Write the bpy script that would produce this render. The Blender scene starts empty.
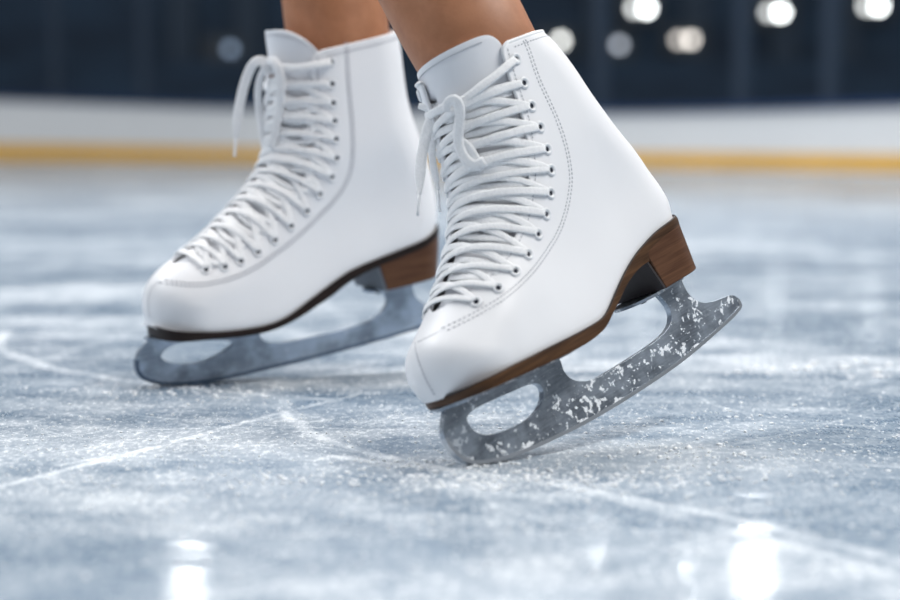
import bpy, bmesh, math, random
import numpy as np
from mathutils import Matrix, Vector

# Ice skates on a rink.  Units are metres; the ice is z = 0 and the camera looks along +Y.
# Side profiles of the two skates (x towards the toe, z up, blade at the bottom), in metres.
SHAPE = {
 'R': dict(
  pose=[0.76623,0.30825,0.31014,0.20033,1.39647,0.06989,0.98661],
  blade=[[0.2689,0.0539],[0.2762,0.0467],[0.2791,0.042],[0.2804,0.0366],[0.2794,0.0302],[0.2773,0.024],[0.2729,0.0168],[0.2684,0.0128],[0.2583,0.0082],[0.2452,0.0048],[0.2269,0.001],[0.2073,-0.0014],[0.187,-0.0031],[0.1661,-0.0047],[0.1443,-0.0056],[0.1216,-0.006],[0.098,-0.0057],[0.0739,-0.0054],[0.0488,-0.0044],[0.0223,-0.0021],[-0.0059,0.0015],[-0.0277,0.0047],[-0.0417,0.0068],[-0.0409,0.0123],[-0.0381,0.0177],[-0.0346,0.0204],[-0.03,0.0213],[-0.0202,0.0222],[-0.0106,0.0234],[-0.0009,0.026],[0.005,0.0305],[0.0087,0.0362],[0.0105,0.0428],[0.0098,0.0476]],
  op1=[[0.2562,0.0408],[0.2532,0.044],[0.2472,0.0455],[0.2213,0.0429],[0.2015,0.0413],[0.1916,0.0402],[0.1841,0.0385],[0.1815,0.0342],[0.1838,0.029],[0.1877,0.0245],[0.1954,0.0208],[0.2051,0.0189],[0.2156,0.0189],[0.2272,0.0203],[0.2392,0.0226],[0.2477,0.0253],[0.2526,0.0286],[0.2563,0.034]],
  op2=[[0.0366,0.0447],[0.0334,0.0384],[0.0344,0.0296],[0.0404,0.0245],[0.0515,0.0208],[0.0696,0.0191],[0.0933,0.0192],[0.1168,0.0189],[0.1306,0.0188],[0.1387,0.0203],[0.1481,0.0231],[0.1543,0.0273],[0.1575,0.0326],[0.1581,0.0384],[0.1566,0.0425]],
  sole_up=[[0.0198,0.0974],[0.0373,0.0952],[0.0511,0.0922],[0.0651,0.0886],[0.0813,0.0833],[0.0965,0.0761],[0.1081,0.0701],[0.1206,0.063],[0.1312,0.0591],[0.1422,0.0585],[0.1623,0.059],[0.1857,0.0603],[0.2073,0.0614],[0.2272,0.0623],[0.2448,0.0631],[0.2582,0.0633],[0.2685,0.0633],[0.2751,0.063],[0.2787,0.0631]],
  sole_lo=[[0.0614,0.0783],[0.0727,0.0777],[0.0848,0.075],[0.0967,0.0706],[0.1121,0.0629],[0.1251,0.0568],[0.1329,0.0535],[0.1423,0.0515],[0.156,0.0505],[0.1686,0.0506],[0.1916,0.0517],[0.2129,0.0532],[0.2319,0.0546],[0.2481,0.056],[0.2606,0.0567],[0.2701,0.0572],[0.2758,0.057],[0.28,0.0578]],
  heel=[[0.0183,0.097],[0.0113,0.0556],[0.0251,0.0554],[0.0399,0.0554],[0.0561,0.0544],[0.0589,0.0661],[0.0618,0.0777]],
  front=[[0.1565,0.2728],[0.1595,0.2557],[0.1599,0.2419],[0.1652,0.2189],[0.1707,0.1987],[0.1752,0.1836],[0.1822,0.1711],[0.1944,0.1562],[0.2109,0.1396],[0.226,0.1266],[0.237,0.1194],[0.2486,0.1112],[0.259,0.1054],[0.2672,0.1006],[0.2722,0.094],[0.2762,0.0831],[0.2759,0.0711],[0.2722,0.0626]],
  back=[[0.053,0.269],[0.0451,0.2563],[0.0368,0.2329],[0.03,0.2069],[0.021,0.183],[0.0103,0.159],[0.0042,0.1383],[0.0003,0.1248],[-0.0015,0.1107],[0.0005,0.0991]],
  facing=[[0.1181,0.042,0.2611],[0.1217,0.0411,0.2424],[0.1231,0.0407,0.2277],[0.1245,0.0404,0.2166],[0.1278,0.04,0.2024],[0.1342,0.0389,0.1856],[0.1392,0.038,0.1746],[0.1467,0.0369,0.1637],[0.1565,0.0357,0.1522],[0.1675,0.0354,0.1425],[0.1814,0.0345,0.1342],[0.1922,0.0331,0.1296],[0.2047,0.0304,0.1253],[0.216,0.0269,0.1215],[0.2252,0.0229,0.1186],[0.2334,0.0166,0.1174]],
  eyelet=[[0.1114,0.0428,0.2511],[0.1134,0.0421,0.2334],[0.1155,0.0415,0.2165],[0.1159,0.0409,0.2005],[0.118,0.0402,0.1844],[0.1222,0.0394,0.1698],[0.131,0.0384,0.1553],[0.1427,0.0377,0.1435],[0.1578,0.038,0.1336],[0.1748,0.0388,0.1245],[0.1919,0.0384,0.1183],[0.2103,0.0361,0.1132],[0.2276,0.0295,0.1112]],
  stitch=[[0.0968,0.0431,0.2613],[0.0963,0.043,0.255],[0.0977,0.0427,0.2438],[0.099,0.0421,0.2289],[0.0977,0.0415,0.2131],[0.0977,0.0407,0.1946],[0.1,0.0397,0.1777],[0.1048,0.0378,0.1604],[0.1111,0.037,0.1511],[0.1206,0.0364,0.1406],[0.1358,0.0365,0.129],[0.1524,0.0377,0.1217],[0.1731,0.0401,0.1144],[0.1915,0.0411,0.1099],[0.2089,0.04,0.1065],[0.2238,0.0364,0.105],[0.2381,0.0297,0.1042],[0.2529,0.0184,0.104],[0.2598,0.0091,0.1038],[0.2629,-0.0015,0.1031]],
  toe_st=[[0.2611,-0.007,0.1035],[0.2693,-0.0,0.0979],[0.2737,0.0036,0.0892],[0.2758,0.0053,0.0801],[0.2754,0.0058,0.0717],[0.2734,0.0039,0.066]],
  plate_f=[[0.2827,0.0567],[0.1479,0.0479]],
  plate_h=[[0.0847,0.0541],[0.0166,0.0512]],
  xb=-0.0015,
  xt=0.2762,
  bow=[([[0.146,0.004,0.2404],[0.1499,0.002,0.2431],[0.1526,-0.004,0.2437],[0.1565,-0.01,0.2407],[0.1637,-0.014,0.2334],[0.1721,-0.016,0.2236],[0.1813,-0.016,0.2135],[0.1883,-0.016,0.2035],[0.1922,-0.016,0.1971],[0.1953,-0.016,0.1935]],0.0085),([[0.146,0.004,0.2404],[0.1501,0.0,0.2415],[0.1539,-0.008,0.2376],[0.1593,-0.014,0.2288],[0.1655,-0.018,0.2181],[0.1689,-0.02,0.2081],[0.1714,-0.02,0.1988],[0.1744,-0.02,0.1905]],0.006),([[0.1651,0.0131,0.2373],[0.1637,0.0142,0.2426],[0.1618,0.0199,0.2439],[0.1604,0.0231,0.2408],[0.1623,0.0224,0.2333],[0.1658,0.0193,0.2248],[0.1692,0.016,0.2162],[0.1714,0.016,0.2078],[0.1723,0.0188,0.2003],[0.1717,0.0226,0.1951],[0.1683,0.0276,0.1947],[0.1665,0.0294,0.195]],0.0075),([[0.1702,0.0069,0.2118],[0.1676,0.0152,0.2144],[0.1672,0.0207,0.2064],[0.1679,0.0228,0.1983],[0.1672,0.0261,0.1909]],0.007),([[0.1575,-0.02,0.2506],[0.1558,-0.012,0.2458],[0.1499,-0.008,0.2442],[0.1481,0.0,0.2432],[0.146,0.004,0.2404]],0.006),([[0.1585,0.0179,0.2397],[0.153,0.0261,0.2405],[0.144,0.0343,0.2434],[0.1316,0.041,0.2464],[0.122,0.0439,0.2493],[0.1135,0.0449,0.2509]],0.0065)],
 ),
 'L': dict(
  pose=[0.51665,0.11604,-0.01759,-0.01524,1.77144,0.02892,1.03812],
  blade=[[0.2743,0.0453],[0.2801,0.0428],[0.2872,0.0362],[0.2905,0.0281],[0.291,0.0204],[0.2882,0.0138],[0.2824,0.0093],[0.273,0.0049],[0.2606,0.0018],[0.2443,-0.0003],[0.2258,-0.0015],[0.2069,-0.0014],[0.1877,-0.0004],[0.1684,0.0002],[0.1488,0.0008],[0.1289,0.0018],[0.1088,0.0033],[0.0885,0.0044],[0.0679,0.0059],[0.047,0.0079],[0.0259,0.0099],[0.0099,0.0115],[-0.0064,0.0144],[-0.0195,0.017],[-0.0306,0.0199],[-0.0302,0.0257],[-0.0264,0.031],[-0.0223,0.0326],[-0.0146,0.031],[-0.0049,0.0307],[0.0004,0.031],[0.0076,0.0327],[0.0146,0.0366],[0.0181,0.0428],[0.0185,0.0494]],
  op1=[[0.2674,0.0284],[0.265,0.0324],[0.2601,0.0359],[0.2488,0.0383],[0.2305,0.0365],[0.2029,0.0322],[0.1994,0.0298],[0.2006,0.0274],[0.2057,0.0247],[0.2136,0.0216],[0.2215,0.0186],[0.2328,0.017],[0.2458,0.0176],[0.2583,0.0207],[0.2651,0.0245]],
  op2=[[0.0453,0.0425],[0.0458,0.0379],[0.0528,0.0307],[0.0656,0.0263],[0.0761,0.0244],[0.0966,0.0223],[0.1167,0.0216],[0.1366,0.0209],[0.1543,0.0207],[0.1657,0.0227],[0.173,0.0262],[0.1744,0.0309]],
  sole_up=[[0.0043,0.0998],[0.0102,0.0972],[0.0218,0.0934],[0.0427,0.0892],[0.0634,0.085],[0.0846,0.0811],[0.1006,0.0765],[0.1167,0.0692],[0.1387,0.0597],[0.1551,0.052],[0.171,0.0469],[0.1888,0.0452],[0.2098,0.0459],[0.2279,0.0471],[0.2448,0.0498],[0.2594,0.0522],[0.2686,0.0544],[0.2735,0.0567],[0.2758,0.0584]],
  sole_lo=[[0.0641,0.0788],[0.079,0.0757],[0.0941,0.0709],[0.1016,0.0677],[0.1179,0.0596],[0.1343,0.0536],[0.1505,0.0476],[0.1663,0.0434],[0.1816,0.0409],[0.201,0.0404],[0.2195,0.0415],[0.2372,0.0431],[0.2531,0.0443],[0.2664,0.0453],[0.2741,0.0463],[0.2758,0.0473]],
  heel=[[0.0027,0.0995],[0.0075,0.0637],[0.0113,0.0598],[0.0173,0.058],[0.0362,0.0555],[0.0585,0.0553],[0.064,0.0797]],
  front=[[0.1373,0.297],[0.1378,0.2848],[0.1378,0.2691],[0.1385,0.2474],[0.1397,0.2258],[0.1438,0.2046],[0.1487,0.1879],[0.1544,0.1793],[0.1634,0.1681],[0.1745,0.1564],[0.1871,0.1466],[0.1994,0.1377],[0.2106,0.1288],[0.2207,0.1215],[0.2353,0.114],[0.2497,0.1074],[0.2624,0.0989],[0.27,0.091],[0.2752,0.0804],[0.2758,0.0686],[0.2742,0.0595]],
  back=[[0.0138,0.281],[0.0122,0.2664],[0.0115,0.2441],[0.0097,0.222],[0.0047,0.1994],[-0.0027,0.1757],[-0.0075,0.1565],[-0.0105,0.1328],[-0.0107,0.1139],[-0.0083,0.1018]],
  facing=[[0.1119,0.0374,0.2692],[0.113,0.0369,0.2574],[0.1134,0.0365,0.236],[0.1148,0.0362,0.2146],[0.1164,0.0365,0.1931],[0.1199,0.0362,0.1779],[0.1263,0.0354,0.1691],[0.1356,0.0343,0.159],[0.1457,0.0332,0.1498],[0.157,0.0325,0.14],[0.1711,0.0322,0.1307],[0.1844,0.0324,0.1222],[0.1964,0.0324,0.1153],[0.2101,0.0306,0.1103],[0.2272,0.0265,0.1065]],
  eyelet=[[0.0977,0.0421,0.2627],[0.0986,0.0415,0.2439],[0.0992,0.0409,0.2276],[0.0994,0.0407,0.212],[0.0996,0.0404,0.1964],[0.1006,0.0397,0.18],[0.1061,0.0382,0.1641],[0.1187,0.0371,0.1508],[0.1326,0.0369,0.1378],[0.1492,0.0371,0.127],[0.1658,0.0377,0.1173],[0.1829,0.0383,0.1094],[0.1992,0.0378,0.104],[0.2137,0.0364,0.1009],[0.2292,0.0317,0.1003]],
  stitch=[[0.0821,0.0435,0.2783],[0.0827,0.0431,0.263],[0.0834,0.0424,0.2371],[0.0828,0.0414,0.2111],[0.0841,0.0401,0.185],[0.0869,0.0378,0.1678],[0.0934,0.0363,0.1554],[0.1041,0.0354,0.1435],[0.12,0.0356,0.1325],[0.1362,0.0367,0.1217],[0.1523,0.0381,0.1127],[0.168,0.0396,0.1056],[0.1836,0.041,0.0985],[0.1984,0.0417,0.0939],[0.2127,0.042,0.0909],[0.2282,0.0394,0.0897],[0.242,0.0356,0.0898],[0.2557,0.0257,0.0928],[0.2638,0.0124,0.0946]],
  toe_st=[[0.2638,0.0124,0.0946],[0.269,0.0081,0.0908],[0.273,0.0068,0.0835],[0.275,0.0065,0.0735],[0.2744,0.0065,0.0639]],
  plate_f=[[0.2797,0.0476],[0.1552,0.0371]],
  plate_h=[[0.0671,0.0535],[0.0218,0.0528]],
  xb=-0.0107,
  xt=0.2758,
  bow=[([[0.1389,0.006,0.2639],[0.144,0.002,0.2696],[0.1501,-0.002,0.2677],[0.1542,-0.008,0.2586],[0.1588,-0.012,0.2453],[0.1635,-0.014,0.2301],[0.1668,-0.014,0.2182],[0.1688,-0.014,0.2097],[0.1699,-0.014,0.2046]],0.0095),([[0.1408,0.006,0.264],[0.1443,0.0,0.2593],[0.1473,-0.006,0.244],[0.1466,-0.01,0.2265],[0.1458,-0.01,0.2089],[0.1478,-0.008,0.1916]],0.007),([[0.1408,0.0022,0.2658],[0.14,0.016,0.2689],[0.1381,0.0221,0.2601],[0.1385,0.0227,0.2429],[0.1408,0.0193,0.226],[0.1451,0.0159,0.2091],[0.1499,0.0121,0.194]],0.008),([[0.1389,0.0061,0.2639],[0.1354,0.0189,0.2624],[0.1269,0.0307,0.2605],[0.1163,0.0385,0.2611],[0.1068,0.0428,0.2618],[0.099,0.0448,0.2627]],0.0065)],
 ),
}
EXPOSURE = 0.0
WORLD = ((.80, .855, .92), .36)
AREAS = [
 ('arena_light_key', (2.5, .9, 4.1), (.05, 1.5, .1), 2.8, 190, (1, .98, .95)),
 ('arena_light_left', (-3.7, 2.2, 3.6), (0, 1.5, .1), 2.6, 130, (.96, .98, 1)),
 ('arena_light_back', (1.5, 6.5, 4.2), (0, 1.5, .2), 3.0, 60, (.98, .98, 1)),
 ('arena_light_front', (.2, -3.2, 4.0), (0, 1.5, .1), 3.0, 4, (.95, .97, 1)),
 ('fill_light_boards', (-1.2, 10.0, 5.5), (-1.2, 16, .2), 12.0, 430, (.97, .98, 1), 'RECTANGLE', 2.0),  # added unseen light, aimed to brighten the boards
 ('fill_light_far_ice', (.2, 5.2, 4.6), (.2, 5.2, 0), 8.0, 380, (.97, .98, 1), 'RECTANGLE', 3.4),  # unseen fill added to lift the ice behind the skates
 ('arena_lamp_a', (-2.45, 17, 4.05), (0, 2, 0), .34, 8, (1, .99, .97), 'DISK'),
 ('arena_lamp_b', (2.08, 17, 4.05), (0, 2, 0), .30, 7, (1, .99, .97), 'DISK'),
 ('arena_lamp_c', (2.85, 17, 3.80), (0, 2, 0), .34, 8, (1, .99, .97), 'DISK'),
 ('arena_lamp_d', (1.40, 17, 3.72), (0, 2, 0), .2, 1.4, (1, .99, .97), 'DISK'),
]
STAND_A, STAND_B = (.009, .023, .048), (.018, .043, .080)
LAMPS = [
 (645, 10, (1, .97, .92), 7.0, 2.0, 'leftmost of the three bright lamps with reflection discs along the top edge of the dark stands'),
 (778, 14, (1, .97, .92), 6.5, 1.6, 'middle one of the three bright lamps with reflection discs along the top of the dark stands'),
 (875, 8, (1, .97, .92), 6.5, 2.0, 'rightmost of the three bright lamps with reflection discs, near the right edge of the stands'),
 (689, 41, (1, .88, .78), 2.4, 1.2, 'dimmer warm lamp with a reflection disc below and between the left and middle bright lamps'),
 (618, 46, (.9, .92, 1), 1.0, 0, 'dim single lamp just left of the dimmer warm lamp'),
 (560, 42, (1, .95, .88), 3.0, 0, 'single pale lamp right beside the collar of the nearer boot'),
 (232, 50, (.6, .75, 1), .55, 0, 'faint bluish lamp left of the laces of the farther boot'),
]
CRUMBS = [(.045, 1.17, .05, .02, 380, .0006, .0022), (.0, 1.235, .03, .012, 160, .0005, .002), (.19, 1.27, .05, .025, 110, .0005, .0024),
 (.10, 1.19, .07, .02, 220, .0005, .0018), (.36, 1.75, .06, .05, 90, .0008, .004), (-.09, 1.17, .03, .015, 70, .0006, .002), (-.23, 1.60, .06, .03, 200, .0006, .0022),
 (.26, 1.2, .06, .05, 70, .0005, .002), (-.2, 1.2, .09, .08, 150, .0005, .0016), (.13, 1.42, .12, .05, 200, .0005, .0018)]
# ------------------------------------------------------------------ helpers
C = bpy.context.scene.collection
rnd = random.Random(7)

def obj(name, verts, faces, mats, parent=None, smooth=True, fmat=None):
    me = bpy.data.meshes.new(name)
    me.from_pydata([tuple(float(c) for c in v) for v in verts], [], [tuple(int(i) for i in f) for f in faces])
    if not isinstance(mats, (list, tuple)): mats = [mats]
    for m in mats: me.materials.append(m)
    bm = bmesh.new(); bm.from_mesh(me)
    bmesh.ops.recalc_face_normals(bm, faces=bm.faces)
    bm.to_mesh(me); bm.free()
    if fmat is not None:
        for p, i in zip(me.polygons, fmat): p.material_index = i
    if smooth:
        for p in me.polygons: p.use_smooth = True
    o = bpy.data.objects.new(name, me); C.objects.link(o)
    if parent: o.parent = parent
    return o

def from_bm(name, bm, mats, parent=None, smooth=False):
    me = bpy.data.meshes.new(name)
    bmesh.ops.recalc_face_normals(bm, faces=bm.faces)
    bm.to_mesh(me); bm.free()
    if not isinstance(mats, (list, tuple)): mats = [mats]
    for m in mats: me.materials.append(m)
    if smooth:
        for p in me.polygons: p.use_smooth = True
    o = bpy.data.objects.new(name, me); C.objects.link(o)
    if parent: o.parent = parent
    return o

def empty(name, label, cat, loc=(0, 0, 0), group=None):
    o = bpy.data.objects.new(name, None); C.objects.link(o)
    o.location = loc; o.empty_display_size = .05
    tag(o, label, cat, group); return o

def tag(o, label, cat, group=None, kind=None):
    if label: o['label'] = label
    if cat: o['category'] = cat
    if group: o['group'] = group
    if kind: o['kind'] = kind
    return o

def by_angle(o, deg=35):
    for p in o.data.polygons: p.use_smooth = True
    o.data.set_sharp_from_angle(angle=math.radians(deg))

def ss(a, b, x):
    t = np.clip((np.asarray(x, float) - a) / (b - a), 0, 1); return t * t * (3 - 2 * t)

def resample(A, n, closed=False):
    A = np.asarray(A, float)
    if closed: A = np.vstack([A, A[:1]])
    s = np.r_[0, np.cumsum(np.linalg.norm(np.diff(A, axis=0), axis=1))]
    t = np.linspace(0, s[-1], n + (1 if closed else 0))
    R = np.stack([np.interp(t, s, A[:, i]) for i in range(A.shape[1])], 1)
    return R[:-1] if closed else R

def catmull(A, k=6, closed=False):
    A = np.asarray(A, float); n = len(A); out = []
    rng = range(n if closed else n - 1)
    for i in rng:
        g = (lambda j: A[j % n]) if closed else (lambda j: A[min(max(j, 0), n - 1)])
        p0, p1, p2, p3 = g(i - 1), g(i), g(i + 1), g(i + 2)
        for q in range(k):
            t = q / k
            out.append(.5 * (2 * p1 + (p2 - p0) * t + (2 * p0 - 5 * p1 + 4 * p2 - p3) * t * t + (3 * p1 - p0 - 3 * p2 + p3) * t ** 3))
    if not closed: out.append(A[-1])
    return np.array(out)

def soften(A, it=2):
    A = np.asarray(A, float).copy()
    for _ in range(it):
        A[1:-1] = .5 * A[1:-1] + .25 * (A[:-2] + A[2:])
    return A

# ------------------------------------------------------------------ materials
def mat(name):
    m = bpy.data.materials.new(name); m.use_nodes = True
    nt = m.node_tree; b = nt.nodes['Principled BSDF']
    return m, nt, b

class NT:
    def __init__(s, nt): s.nt = nt
    def n(s, t, **kw):
        x = s.nt.nodes.new(t)
        for k, v in kw.items():
            if k.startswith('_'): setattr(x, k[1:], v)
        return x
    def link(s, a, b): s.nt.links.new(a, b)
    def math(s, op, a, b=None, c=None, clamp=False):
        x = s.nt.nodes.new('ShaderNodeMath'); x.operation = op; x.use_clamp = clamp
        for i, v in enumerate((a, b, c)):
            if v is None: continue
            if isinstance(v, (int, float)): x.inputs[i].default_value = v
            else: s.link(v, x.inputs[i])
        return x.outputs[0]
    def noise(s, vec, scale, detail=4, rough=.55, dist=0):
        x = s.nt.nodes.new('ShaderNodeTexNoise')
        x.inputs['Scale'].default_value = scale; x.inputs['Detail'].default_value = detail
        x.inputs['Roughness'].default_value = rough; x.inputs['Distortion'].default_value = dist
        if vec is not None: s.link(vec, x.inputs['Vector'])
        return x.outputs['Fac']
    def mapr(s, v, a, b, c=0., d=1., smooth=True):
        x = s.nt.nodes.new('ShaderNodeMapRange'); x.interpolation_type = 'SMOOTHSTEP' if smooth else 'LINEAR'
        s.link(v, x.inputs[0])
        for i, q in enumerate((a, b, c, d)): x.inputs[i + 1].default_value = q
        return x.outputs[0]
    def mapping(s, vec, scale=(1, 1, 1), rot=(0, 0, 0), loc=(0, 0, 0)):
        x = s.nt.nodes.new('ShaderNodeMapping'); s.link(vec, x.inputs[0])
        x.inputs['Scale'].default_value = scale; x.inputs['Rotation'].default_value = rot; x.inputs['Location'].default_value = loc
        return x.outputs[0]
    def mix(s, f, a, b):
        x = s.nt.nodes.new('ShaderNodeMix'); x.data_type = 'RGBA'
        if isinstance(f, (int, float)): x.inputs[0].default_value = f
        else: s.link(f, x.inputs[0])
        for i, v in ((6, a), (7, b)):
            if isinstance(v, tuple): x.inputs[i].default_value = (*v, 1)
            else: s.link(v, x.inputs[i])
        return x.outputs[2]
    def bump(s, h, strength, dist=.001):
        x = s.nt.nodes.new('ShaderNodeBump'); x.inputs['Strength'].default_value = strength
        x.inputs['Distance'].default_value = dist; s.link(h, x.inputs['Height']); return x.outputs[0]

def objco(g): return g.n('ShaderNodeTexCoord').outputs['Object']

def leather(name, col, rough=.42):
    m, nt, b = mat(name); g = NT(nt); co = objco(g)
    f = g.noise(co, 900, 3); w = g.noise(co, 26, 3)
    h = g.math('ADD', g.math('MULTIPLY', f, .35), w)
    g.link(g.bump(h, .10, .0012), b.inputs['Normal'])
    b.inputs['Base Color'].default_value = (*col, 1); b.inputs['Roughness'].default_value = rough
    b.inputs['Specular IOR Level'].default_value = .4
    b.inputs['Subsurface Weight'].default_value = 0.0
    return m

def cotton(name, col):
    m, nt, b = mat(name); g = NT(nt); co = objco(g)
    n = g.noise(co, 1500, 2); w = g.noise(g.mapping(co, scale=(900, 900, 300)), 1.0, 2)
    h = g.math('ADD', n, w)
    g.link(g.mix(g.mapr(h, .8, 1.2), tuple(c * .90 for c in col), col), b.inputs['Base Color'])
    g.link(g.bump(h, .5, .0008), b.inputs['Normal'])
    b.inputs['Roughness'].default_value = .9; b.inputs['Specular IOR Level'].default_value = .15
    return m

def plain(name, col, rough=.5, metal=0., spec=.5):
    m, nt, b = mat(name); g = NT(nt); co = objco(g)
    n = g.noise(co, 40, 3)
    c = g.mix(g.mapr(n, .3, .7), tuple(x * .94 for x in col), tuple(min(1, x * 1.05) for x in col))
    g.link(c, b.inputs['Base Color'])
    b.inputs['Roughness'].default_value = rough; b.inputs['Metallic'].default_value = metal
    b.inputs['Specular IOR Level'].default_value = spec
    return m

def wood(name, c1, c2, rough=.45):
    m, nt, b = mat(name); g = NT(nt); co = objco(g)
    v = g.mapping(co, scale=(14, 40, 300), rot=(0, .12, 0))
    n = g.noise(v, 1.0, 5, .6)
    v2 = g.mapping(co, scale=(30, 30, 900))
    n2 = g.noise(v2, 1.0, 3, .6)
    f = g.math('ADD', g.math('MULTIPLY', n, .6), g.math('MULTIPLY', n2, .4))
    g.link(g.mix(g.mapr(f, .36, .66), c1, c2), b.inputs['Base Color'])
    g.link(g.bump(f, .12, .001), b.inputs['Normal'])
    b.inputs['Roughness'].default_value = rough; b.inputs['Specular IOR Level'].default_value = .22
    return m

def steel(name, frost, base=(.34, .375, .42), rough=.34, seed=0.):
    m, nt, b = mat(name); g = NT(nt); co = objco(g)
    v = g.mapping(co, loc=(seed, seed * .7, 0))
    streak = g.noise(g.mapping(v, scale=(60, 60, 900), rot=(0, .25, 0)), 1.0, 4)
    cloud = g.noise(v, 38, 4)
    c = g.mix(g.mapr(streak, .3, .7), tuple(x * .80 for x in base), tuple(x * 1.15 for x in base))
    c = g.mix(g.mapr(cloud, .35, .65), g.mix(.35, c, (.06, .075, .095)), g.mix(.5, c, tuple(x * 1.7 for x in base)))
    big = g.noise(v, 55, 5, .62); small = g.noise(v, 330, 4, .6); fine = g.noise(v, 150, 3, .55)
    k = g.math('ADD', g.math('MULTIPLY', big, .42), g.math('ADD', g.math('MULTIPLY', fine, .34), g.math('MULTIPLY', small, .24)))
    fm = g.mapr(k, frost, frost + .022)
    dots = g.mapr(small, .64, .67)
    fm = g.math('MAXIMUM', fm, g.math('MULTIPLY', dots, .75))
    col = g.mix(fm, c, (.84, .87, .9))
    g.link(col, b.inputs['Base Color'])
    g.link(g.math('SUBTRACT', .92, g.math('MULTIPLY', fm, .92)), b.inputs['Metallic'])
    g.link(g.math('ADD', rough, g.math('MULTIPLY', fm, .45)), b.inputs['Roughness'])
    hh = g.math('ADD', g.math('MULTIPLY', fm, 1.0), g.math('MULTIPLY', streak, .08))
    g.link(g.bump(hh, .5, .0012), b.inputs['Normal'])
    return m

def emit(name, col, strength):
    m, nt, b = mat(name); g = NT(nt)
    nt.nodes.remove(b)
    e = g.n('ShaderNodeEmission'); e.inputs[0].default_value = (*col, 1); e.inputs[1].default_value = strength
    g.link(e.outputs[0], nt.nodes['Material Output'].inputs[0]); return m

def skin_mat():
    m, nt, b = mat('skin'); g = NT(nt); co = objco(g)
    n = g.noise(co, 60, 5, .6); f = g.noise(co, 700, 2)
    g.link(g.mix(g.mapr(n, .3, .7), (.35, .142, .065), (.42, .18, .088)), b.inputs['Base Color'])
    b.inputs['Roughness'].default_value = .5
    b.inputs['Subsurface Weight'].default_value = .12
    b.inputs['Subsurface Radius'].default_value = (.012, .004, .002)
    b.inputs['Subsurface Scale'].default_value = .5
    g.link(g.bump(f, .12, .0008), b.inputs['Normal'])
    return m

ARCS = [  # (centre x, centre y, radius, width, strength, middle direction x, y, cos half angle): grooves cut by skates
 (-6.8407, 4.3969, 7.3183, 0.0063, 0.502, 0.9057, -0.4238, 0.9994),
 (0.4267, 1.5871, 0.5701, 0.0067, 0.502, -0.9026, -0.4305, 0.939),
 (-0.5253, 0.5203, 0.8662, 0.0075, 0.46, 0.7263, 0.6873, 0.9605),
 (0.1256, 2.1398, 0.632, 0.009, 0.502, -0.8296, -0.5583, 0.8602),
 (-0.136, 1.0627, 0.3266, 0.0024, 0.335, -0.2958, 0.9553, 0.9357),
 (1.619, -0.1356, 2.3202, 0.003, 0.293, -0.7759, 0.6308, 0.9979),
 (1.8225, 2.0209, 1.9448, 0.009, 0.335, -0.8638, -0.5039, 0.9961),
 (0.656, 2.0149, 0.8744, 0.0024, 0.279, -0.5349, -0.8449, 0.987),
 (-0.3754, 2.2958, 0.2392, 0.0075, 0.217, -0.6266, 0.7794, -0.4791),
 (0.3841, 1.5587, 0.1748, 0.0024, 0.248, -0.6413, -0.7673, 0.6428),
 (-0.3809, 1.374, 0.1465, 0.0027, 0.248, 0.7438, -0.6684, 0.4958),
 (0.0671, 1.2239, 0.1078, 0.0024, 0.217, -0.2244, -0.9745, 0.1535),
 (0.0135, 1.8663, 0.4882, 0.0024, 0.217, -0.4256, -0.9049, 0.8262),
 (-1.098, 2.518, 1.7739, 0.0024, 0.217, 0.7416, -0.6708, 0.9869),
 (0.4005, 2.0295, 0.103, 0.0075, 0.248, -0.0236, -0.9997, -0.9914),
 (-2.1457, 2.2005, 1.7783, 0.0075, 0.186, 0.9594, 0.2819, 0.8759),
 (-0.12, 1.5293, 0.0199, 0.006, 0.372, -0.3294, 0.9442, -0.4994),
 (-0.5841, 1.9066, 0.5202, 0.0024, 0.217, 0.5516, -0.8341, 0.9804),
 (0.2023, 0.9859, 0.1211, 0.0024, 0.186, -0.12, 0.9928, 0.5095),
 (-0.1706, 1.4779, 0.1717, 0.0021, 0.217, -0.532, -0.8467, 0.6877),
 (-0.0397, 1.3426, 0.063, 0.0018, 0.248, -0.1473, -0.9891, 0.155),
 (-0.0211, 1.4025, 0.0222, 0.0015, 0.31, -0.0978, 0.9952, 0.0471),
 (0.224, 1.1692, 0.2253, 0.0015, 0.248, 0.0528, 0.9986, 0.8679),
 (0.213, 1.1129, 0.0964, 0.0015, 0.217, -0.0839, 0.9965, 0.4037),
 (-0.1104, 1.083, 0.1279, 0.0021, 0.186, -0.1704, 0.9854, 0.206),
 (0.133, 1.1343, 0.1182, 0.0045, 0.186, -0.2266, -0.974, 0.3308)]


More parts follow.
